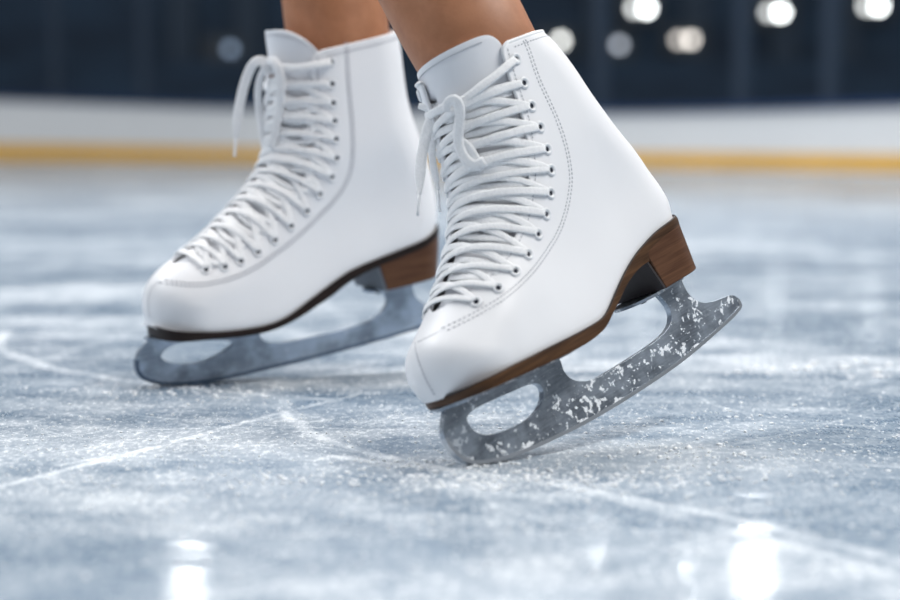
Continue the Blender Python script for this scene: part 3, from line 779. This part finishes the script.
    V = [p for r in rings for p in r]; n = len(rings[0]); F = []
    for l in range(NL - 1):
        for a in range(n - 1): F.append((l * n + a, l * n + a + 1, (l + 1) * n + a + 1, (l + 1) * n + a))
        F.append((l * n + n - 1, l * n, (l + 1) * n, (l + 1) * n + n - 1))
    F.append(tuple(range(n))[::-1]); F.append(tuple((NL - 1) * n + a for a in range(n)))
    heel = obj('heel', V, F, MAT['heel'], root)
    bv_ = heel.modifiers.new('bevel', 'BEVEL'); bv_.width = .0008; bv_.segments = 2; bv_.limit_method = 'ANGLE'; bv_.angle_limit = math.radians(40)
    by_angle(heel, 40)
    # slab over the heel's front face, own colour mixed with painted shade and light
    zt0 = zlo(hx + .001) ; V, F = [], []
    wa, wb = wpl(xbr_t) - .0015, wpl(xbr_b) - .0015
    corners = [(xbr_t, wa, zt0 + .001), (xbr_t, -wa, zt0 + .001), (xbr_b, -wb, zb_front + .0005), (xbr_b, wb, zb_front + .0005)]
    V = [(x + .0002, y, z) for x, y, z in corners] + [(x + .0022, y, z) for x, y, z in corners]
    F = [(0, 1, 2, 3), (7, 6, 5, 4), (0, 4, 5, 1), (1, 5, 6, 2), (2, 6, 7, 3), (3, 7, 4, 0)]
    obj('heel_breast_shading', V, F, MAT[cfg['breast']], root, smooth=False)

    # --- blade
    OB = np.array(D['blade']); op1 = np.array(D['op1']); op2 = np.array(D['op2'])
    i_f, i_r = 0, len(OB) - 1
    pf = np.array(D['plate_f']); pr_ = np.array(D['plate_h'])
    zpf = lambda x: float(np.interp(x, slc[:, 0], slc[:, 1])) - .0012
    zph = lambda x: float(zb_back + (zb_front - zb_back) * (x - xb_bot) / (xbr_b - xb_bot)) - .0008
    sm = catmull(soften(OB, 1), 5)
    o2 = catmull(soften(op2, 1), 5)
    xr1 = OB[-1, 0]; xr0 = op2[0, 0] + .004; xm1 = op2[-1, 0]
    outline = list(sm) + [(xr1, zph(xr1))] + [(xr0, zph(xr0))] + list(o2)
    outline += [(xm1 + .0005, zpf(xm1))] + [(x, zpf(x)) for x in np.linspace(xm1 + .004, OB[0, 0] - .001, 14)]
    hole = catmull(soften(np.vstack([op1, op1[:1]]), 1)[:-1], 4, closed=True)
    if k == 'R': hole = np.array([(x, min(z, zpf(x) - .0035)) for x, z in hole])
    else: hole = np.array([(x, min(z, zpf(x) - .0022)) for x, z in hole])
    BT = .0026
    blade = plate_mesh('blade', outline, -BT, BT, MAT[cfg['steel']], root, .0005, [hole])
    # ground running edge along the bottom, a shade brighter
    lo_i = [i for i in range(len(sm)) if i >= 14 and sm[i][0] > OB[:, 0].min() + .0015 and i < int(len(sm) * .72)]
    lowp = sm[lo_i]; t = np.gradient(lowp, axis=0); t /= np.linalg.norm(t, axis=1, keepdims=True) + 1e-9
    nr = np.stack([t[:, 1], -t[:, 0]], 1)
    if nr[len(nr) // 2, 1] < 0: nr = -nr
    upp = lowp + nr * .0026
    ol = list(lowp - nr * .00015) + list(upp[::-1])
    plate_mesh('running_edge', ol, -BT - .00025, BT + .00025, MAT[cfg['edge']], blade, 0)
    # sole plates with screws
    def sole_plate(x0, x1, hw, zf):
        V, F = [], []; xs = np.linspace(x0, x1, 40)
        for x in xs:
            e = min((x - x0), (x1 - x)); ww = hw * math.sqrt(max(1e-4, 1 - (1 - min(1, e / hw)) ** 2))
            for y, z in ((-ww, 0), (ww, 0), (ww, -.0022), (-ww, -.0022)): V.append((x, y, zf(x) + z))
        for i in range(39):
            for a in range(4): F.append((i * 4 + a, i * 4 + (a + 1) % 4, (i + 1) * 4 + (a + 1) % 4, (i + 1) * 4 + a))
        F.append((0, 1, 2, 3)); F.append((156, 157, 158, 159))
        o = obj('sole_plate', V, F, MAT[cfg['steel']], blade); by_angle(o, 40)
        for sx in (.15, .5, .85):
            for sd in (-1, 1):
                x = x0 + (x1 - x0) * sx; V, F = [], []
                tube(V, F, [(x, sd * hw * .62, zf(x) - .0018), (x, sd * hw * .62, zf(x) - .0030)], .0024, 10)
                s_ = obj('screw', V, F, MAT['screw'], blade); by_angle(s_, 40)
    sole_plate(xm1 - .012, OB[0, 0] + .004, .026, lambda x: zpf(x) + .0008)
    sole_plate(xr1 + .004, hx + cfg['plate_ext'], .022, lambda x: zph(x) + .0006)
    return root, B
# ------------------------------------------------------------------ build
ICE_DARK, ICE_LIGHT = (.138, .215, .305), (.83, .862, .885)
ICE_SPEC = .35
ICE_COAT = .55
MAT = dict(
    leather=leather('white_leather', (.86, .86, .875)), tongue=leather('tongue_leather', (.80, .81, .84), .5),
    thread=plain('grey_thread', (.40, .41, .45), .8), lace=cotton('cotton_lace', (.92, .925, .935)),
    aglet=plain('aglet_plastic', (.85, .86, .88), .3), eyelet=plain('white_eyelet', (.80, .81, .83), .3),
    hole=plain('eyelet_hole', (.012, .016, .03), .9), sole=wood('sole_edge_brown', (.040, .018, .008), (.100, .048, .021), .40),
    sole_shaded=wood('sole_edge_shaded', (.010, .006, .005), (.022, .012, .009), .45),  # the brown sole edge again, with shade painted into its colour
    heel=wood('stacked_heel', (.074, .031, .015), (.128, .059, .030), .45), welt=plain('dark_welt', (.02, .016, .018), .6),
    breast_lit=plain('heel_breast_lit', (.12, .135, .16), .5), breast=plain('heel_breast_shaded', (.022, .016, .017), .55), steel=steel('frosted_steel', .542, (.34, .38, .43), seed=1.3),  # heel front in two tones: one with shade painted in, one with light
    steel_dark=steel('blue_steel', .585, (.35, .41, .49), .38, seed=4.1), edge_dark=plain('dark_edge_steel', (.10, .14, .2), .4, .9), edge=plain('ground_edge_steel', (.58, .61, .65), .28, 1.0),
    screw=plain('dark_screw', (.05, .05, .055), .4, .8))
CFG = dict(
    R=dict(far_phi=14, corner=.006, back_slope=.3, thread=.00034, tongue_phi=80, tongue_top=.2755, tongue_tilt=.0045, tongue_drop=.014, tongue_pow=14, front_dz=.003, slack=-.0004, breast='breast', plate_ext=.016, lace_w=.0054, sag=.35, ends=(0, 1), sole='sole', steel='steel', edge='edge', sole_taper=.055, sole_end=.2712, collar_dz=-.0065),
    L=dict(far_phi=9, corner=.008, tongue_top=.2945, back_slope=.9, thread=.0006, tongue_phi=72, tongue_drop=.028, tongue_pow=3, tongue_tilt=0., front_dz=.002, slack=.0004, breast='breast_lit', plate_ext=.002, lace_w=.0054, sag=.8, ends=(0, 1), sole='sole_shaded', steel='steel_dark', edge='edge_dark', sole_taper=.06, sole_end=.2735, collar_dz=.002))
near, BR = make_skate('R', 'nearer white figure skate, heel lifted, standing on its toe at the front of the ice')
far_, BL = make_skate('L', 'white figure skate behind on the left, blade almost flat on the ice')

# ------------------------------------------------------------------ the skater's bare legs, one continuous skin
def to_world(B, p): return B.M @ np.asarray(p, float) + B.tr
def leg_axis(B, k):
    D = SHAPE[k]; zc = [.14, .19, .235, .275]
    pts = []
    for z in zc:
        xb = float(np.interp(z, B.b[::1, 1][np.argsort(B.b[:, 1])], B.b[np.argsort(B.b[:, 1]), 0]))
        xf = float(np.interp(z, B.f[np.argsort(B.f[:, 1]), 1], B.f[np.argsort(B.f[:, 1]), 0]))
        pts.append(to_world(B, (xb * LEGW[k] + xf * (1 - LEGW[k]), 0, z)))
    return pts
LEGW = dict(R=.52, L=.56)
SK = []   # joints: (position, rx, ry, parent)
hipc = np.array([-.06, 1.66, 1.02])
SK.append((hipc + [0, 0, .10], .125, .10, -1))
SK.append((hipc, .135, .11, 0))
for k, B, knee, hip, cal in (('R', BR, (-.135, 1.40, .60), (-.02, 1.56, .96), (-.040, 1.405, .40)), ('L', BL, (-.125, 1.76, .60), (-.13, 1.76, .96), (-.118, 1.745, .45))):
    a = leg_axis(B, k)
    idx = len(SK)
    SK.append((np.array(hip), .085, .085, 1))
    SK.append((np.array(hip) * .5 + np.array(knee) * .5, .075, .075, idx))
    SK.append((np.array(knee), .056, .056, idx + 1))
    SK.append((np.array(cal), .053, .053, idx + 2))
    for j, p in enumerate(a[::-1]):
        r = ([.0484, .045, .035, .030] if k == 'R' else [.0508, .047, .036, .030])[j]
        SK.append((p, r, r, len(SK) - 1))
me = bpy.data.meshes.new('legs')
me.from_pydata([tuple(s[0]) for s in SK], [(s[3], i) for i, s in enumerate(SK) if s[3] >= 0], [])
body = bpy.data.objects.new('person', me); C.objects.link(body)
sk = body.modifiers.new('skin', 'SKIN'); sk.use_smooth_shade = True
lay = me.skin_vertices[0] if me.skin_vertices else None
if lay is None:
    bpy.context.view_layer.update()
    lay = me.skin_vertices.new().data if hasattr(me.skin_vertices, 'new') else None
else: lay = lay.data
for i, s in enumerate(SK):
    lay[i].radius = (s[1], s[2]); lay[i].use_root = (i == 0)
sb = body.modifiers.new('subdiv', 'SUBSURF'); sb.levels = 3; sb.render_levels = 3
me.materials.append(skin_mat())
# freeze to a plain mesh
bpy.context.view_layer.update()
dg = bpy.context.evaluated_depsgraph_get()
nm = bpy.data.meshes.new_from_object(body.evaluated_get(dg)); body.modifiers.clear(); body.data = nm
for p in nm.polygons: p.use_smooth = True
tag(body, 'person with bare legs stepping forward in the white skates', 'person')

# ------------------------------------------------------------------ ice
V = []; F = []
nx, ny = 2, 2
V = [(-16, -6, 0), (16, -6, 0), (16, 30, 0), (-16, 30, 0)]
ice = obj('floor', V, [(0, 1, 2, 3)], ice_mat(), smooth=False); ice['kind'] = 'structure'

# shaved ice and crumbs lying on the surface
chip = bmesh.new(); bmesh.ops.create_icosphere(chip, subdivisions=1, radius=1)
cv = np.array([v.co[:] for v in chip.verts]); cf = [[v.index for v in f.verts] for f in chip.faces]; chip.free()
V, F = [], []
npr = np.random.default_rng(3)
def crumb(x, y, r):
    b = len(V); q = cv * (1 + npr.uniform(-.3, .3, (len(cv), 1)))
    sc = r * npr.uniform(.6, 1.3, 3) * np.array([1.2, 1.2, .6])
    a = npr.uniform(0, 6.28); ca, sa = math.cos(a), math.sin(a)
    for p in q * sc:
        V.append((x + p[0] * ca - p[1] * sa, y + p[0] * sa + p[1] * ca, max(p[2] + sc[2] * .45, -.0003)))
    F.extend([[i + b for i in f] for f in cf])
for cx, cy, sx, sy, n, r0, r1 in CRUMBS:
    for _ in range(n): crumb(npr.normal(cx, sx), npr.normal(cy, sy), r0 + (r1 - r0) * npr.random() ** 2.5)
for _ in range(1500):
    y = .9 + 1.9 * npr.random() ** 1.3; crumb(npr.uniform(-.36, .36) * y, y, .0005 + .0013 * npr.random() ** 4)
for _ in range(9000):
    y = 1.0 + 1.5 * npr.random() ** 1.5; crumb(npr.uniform(-.30, .30) * y, y, .00035 + .0008 * npr.random() ** 3)
sn, snt, snb = mat('snow'); snb.inputs['Base Color'].default_value = (.93, .95, .97, 1); snb.inputs['Roughness'].default_value = .8
snb.inputs['Subsurface Weight'].default_value = .0
cr = obj('ice_shavings', V, F, sn, smooth=True)
tag(cr, 'white ice shavings and crumbs scattered over the skated ice', 'ice shavings', kind='stuff')

# ------------------------------------------------------------------ rink boards: a curved barrier round the far end
NB = 90
_u = np.linspace(0, 1, NB); _t = np.linspace(-.42, .42, NB)      # direction from the camera, left to right
_d = np.interp(_t, [-.42, -.243, -.16, -.08, 0, .092, .165, .243, .42], [19.4, 18.9, 18.0, 16.6, 15.4, 13.9, 12.6, 11.5, 9.6])
cpts = soften(np.stack([_t * _d, _d], 1), 25)
hb = -.038 + soften(np.interp(_t, [-.42, -.243, -.16, -.08, 0, .092, .162, .243, .42], [.80, .69, .615, .545, .51, .475, .475, .485, .50]), 12)
hk = soften(np.interp(_t, [-.42, -.243, -.08, .092, .243, .42], [.21, .20, .155, .138, .136, .134]), 8)
def wall_strip(name, o0, o1, z0, z1, m, parent):
    V, F = [], []
    for i, p in enumerate(cpts):
        t = cpts[min(i + 1, NB - 1)] - cpts[max(i - 1, 0)]; t /= np.linalg.norm(t); n = np.array([-t[1], t[0]])
        if n[1] < 0: n = -n
        za, zb = z0(i), z1(i)
        for o_, z in ((o0, za), (o0, zb), (o1, zb), (o1, za)): V.append((*(p + n * o_), z))
    for i in range(NB - 1):
        for a in range(4): F.append((i * 4 + a, i * 4 + (a + 1) % 4, (i + 1) * 4 + (a + 1) % 4, (i + 1) * 4 + a))
    F.append((0, 1, 2, 3)); F.append(tuple((NB - 1) * 4 + a for a in range(4)))
    return obj(name, V, F, m, parent, smooth=False)
bd = empty('rink_boards', 'long curved white rink barrier with a yellow kick strip and blue rail', 'rink boards', (0, 16, 0))
def strip_w(*a):
    o = wall_strip(*a, bd); o.location = (0, -16, 0); return o
strip_w('panel', 0., .10, lambda i: 0., lambda i: hb[i] - .012, plain('board_white', (.80, .81, .81), .45))
strip_w('kick_plate', -.012, 0.001, lambda i: .028, lambda i: hk[i] - .002, plain('kick_yellow', (.80, .43, .03), .45))
strip_w('ice_kerb', -.02, 0.001, lambda i: -.002, lambda i: .028, plain('kerb_white', (.60, .64, .69), .5))
strip_w('cap_rail', -.03, .13, lambda i: hb[i] - .012, lambda i: hb[i] + .03, plain('rail_blue', (.012, .035, .11), .4))
# posts that hold the glass above the boards, and the panes between them
post_m = plain('post_blue_grey', (.018, .032, .055), .5)
pane_m, nt, b = mat('safety_glass'); g = NT(nt); nt.nodes.remove(b)
tr_ = g.n('ShaderNodeBsdfTransparent'); tr_.inputs[0].default_value = (.93, .96, .98, 1)
gl = g.n('ShaderNodeBsdfGlossy'); gl.inputs['Roughness'].default_value = .05; gl.inputs[0].default_value = (.8, .9, 1, 1)
mx = g.n('ShaderNodeMixShader'); mx.inputs[0].default_value = .008
g.link(tr_.outputs[0], mx.inputs[1]); g.link(gl.outputs[0], mx.inputs[2]); g.link(mx.outputs[0], nt.nodes['Material Output'].inputs[0])
pi_idx = [min(range(2, NB - 2), key=lambda i: abs(450 + 1850 * cpts[i][0] / cpts[i][1] - q)) for q in (-260, -60, 60, 142, 330, 480, 590, 728, 822, 980, 1150)]
for a, i in enumerate(pi_idx):
    t = cpts[i + 1] - cpts[i - 1]; t /= np.linalg.norm(t); n = np.array([-t[1], t[0]]); n = n if n[1] > 0 else -n
    p = cpts[i] + n * .05
    V = []; hw = .055
    for z in (hb[i] + .03, hb[i] + 2.2):
        for s, q in ((-1, -1), (1, -1), (1, 1), (-1, 1)): V.append((*(p + t * hw * s + n * .03 * q), z))
    o = obj('glass_post', V, [(0, 1, 2, 3), (4, 5, 6, 7), (0, 1, 5, 4), (1, 2, 6, 5), (2, 3, 7, 6), (3, 0, 4, 7)], post_m, bd, smooth=False); o.location = (0, -16, 0)
    if a + 1 < len(pi_idx):
        V, F = [], []; j1 = pi_idx[a + 1]
        for q in range(i, j1 + 1):
            t = cpts[min(q + 1, NB - 1)] - cpts[q - 1]; t /= np.linalg.norm(t); n = np.array([-t[1], t[0]]); n = n if n[1] > 0 else -n
            for o_, z in ((.044, hb[q] + .03), (.044, hb[q] + 2.15), (.056, hb[q] + 2.15), (.056, hb[q] + .03)): V.append((*(cpts[q] + n * o_), z))
        m = j1 - i + 1
        for q in range(m - 1):
            for c in range(4): F.append((q * 4 + c, q * 4 + (c + 1) % 4, (q + 1) * 4 + (c + 1) % 4, (q + 1) * 4 + c))
        o = obj('glass_pane', V, F, pane_m, bd, smooth=False); o.location = (0, -16, 0)

# ------------------------------------------------------------------ dark stands behind the glass
def box(V, F, x0, x1, y0, y1, z0, z1):
    b = len(V)
    V += [(x0, y0, z0), (x1, y0, z0), (x1, y1, z0), (x0, y1, z0), (x0, y0, z1), (x1, y0, z1), (x1, y1, z1), (x0, y1, z1)]
    F += [tuple(b + i for i in f) for f in ((0, 1, 2, 3), (4, 5, 6, 7), (0, 1, 5, 4), (1, 2, 6, 5), (2, 3, 7, 6), (3, 0, 4, 7))]
navy, nt, b = mat('stand_navy'); g = NT(nt)
gp = g.n('ShaderNodeNewGeometry').outputs['Position']
nz = g.noise(g.mapping(gp, scale=(.9, .9, 1.6)), 1.0, 4)
g.link(g.mix(g.mapr(nz, .35, .7), STAND_A, STAND_B), b.inputs['Base Color']); b.inputs['Roughness'].default_value = .8
V, F = [], []
for i in range(6): box(V, F, -13, 13, 20.6 + .5 * i, 20.6 + .5 * (i + 1), 0, .22 + .20 * i)
st_ = obj('trim_1', V, F, navy, smooth=False); st_['kind'] = 'structure'
V, F = [], []; box(V, F, -14, 14, 24.2, 24.5, 0, 3.6)
wb = obj('wall_back', V, F, navy, smooth=False); wb['kind'] = 'structure'
pil = plain('pillar_blue_grey', (.022, .038, .064), .7)
for i, x in enumerate((-6.3, -3.45, -2.6, 1.9, 3.15, 4.3, 5.1)):
    V, F = [], []; box(V, F, x - .16, x + .16, 23.95, 24.2, 1.22, 3.6)
    o = obj('trim_%d' % (i + 2), V, F, pil, smooth=False); o['kind'] = 'structure'

# lamps fixed to the wall behind the stands: each has a bright lens; the weaker disc imitates its glass reflection
def disc(cx, cz, r, y, d, m, name, parent, n=28):
    V = [(cx + r * math.cos(2 * math.pi * q / n), y, cz + r * math.sin(2 * math.pi * q / n)) for q in range(n)]
    V += [(x, y + d, z) for x, _, z in V]
    F = [tuple(range(n)), tuple(range(2 * n - 1, n - 1, -1))] + [(q, (q + 1) % n, n + (q + 1) % n, n + q) for q in range(n)]
    o = obj(name, V, F, m, parent, smooth=False); return o
house = plain('lamp_housing', (.02, .025, .035), .5)
YL = 23.9
for px, py, col, s, s2, lab in LAMPS:
    x = (px - 450) / 1850 * YL; z = .216 + (142 - py) / 1850 * YL
    t = empty('spotlight', lab, 'spotlight', (x, 24.2, z), 'spotlights on the dark stand wall')
    V, F = [], []; box(V, F, -.34, .17, -.28, 0, -.17, .17)
    obj('housing', V, F, house, t, smooth=False)
    disc(0, 0, .055, -.30, .02, emit('lamp_glow', col, s * 2.1), 'lens', t)
    if s2: disc(-.155, 0, .055, -.295, .015, emit('lamp_ghost_glow', col, s2 * 2.4), 'lens', t)  # no second lens: a glowing disc added as the reflection in the glass

# ------------------------------------------------------------------ light
w = bpy.data.worlds.new('World'); bpy.context.scene.world = w; w.use_nodes = True
bg = w.node_tree.nodes['Background']; bg.inputs[0].default_value = (*WORLD[0], 1); bg.inputs[1].default_value = WORLD[1]
def area(name, loc, tgt, size, power, col, shape='RECTANGLE', size_y=None):
    l = bpy.data.lights.new(name, 'AREA'); l.energy = power; l.color = col; l.shape = shape; l.size = size
    if size_y: l.size_y = size_y
    o = bpy.data.objects.new(name, l); C.objects.link(o); o.location = loc
    o.rotation_euler = (Vector(tgt) - Vector(loc)).to_track_quat('-Z', 'Y').to_euler(); return o
for a in AREAS: area(*a)

# ------------------------------------------------------------------ camera
cd = bpy.data.cameras.new('camera'); cam = bpy.data.objects.new('camera', cd); C.objects.link(cam)
cd.sensor_width = 36; cd.lens = 1850 / 900 * 36; cd.clip_start = .05; cd.clip_end = 200
cam.location = (0, 0, .21605); cam.rotation_euler = (math.pi / 2 - math.atan((300 - 142) / 1850), 0, 0)
cd.dof.use_dof = True; cd.dof.focus_distance = 1.37; cd.dof.aperture_fstop = 3.8; cd.dof.aperture_blades = 0
sc = bpy.context.scene; sc.camera = cam
sc.view_settings.view_transform = 'Standard'; sc.view_settings.look = 'None'; sc.view_settings.exposure = EXPOSURE
sc.view_settings.gamma = 1; sc.view_settings.use_curve_mapping = False
sc.cycles.use_denoising = True; sc.cycles.max_bounces = 8; sc.cycles.transparent_max_bounces = 16
sc.cycles.sample_clamp_indirect = 8
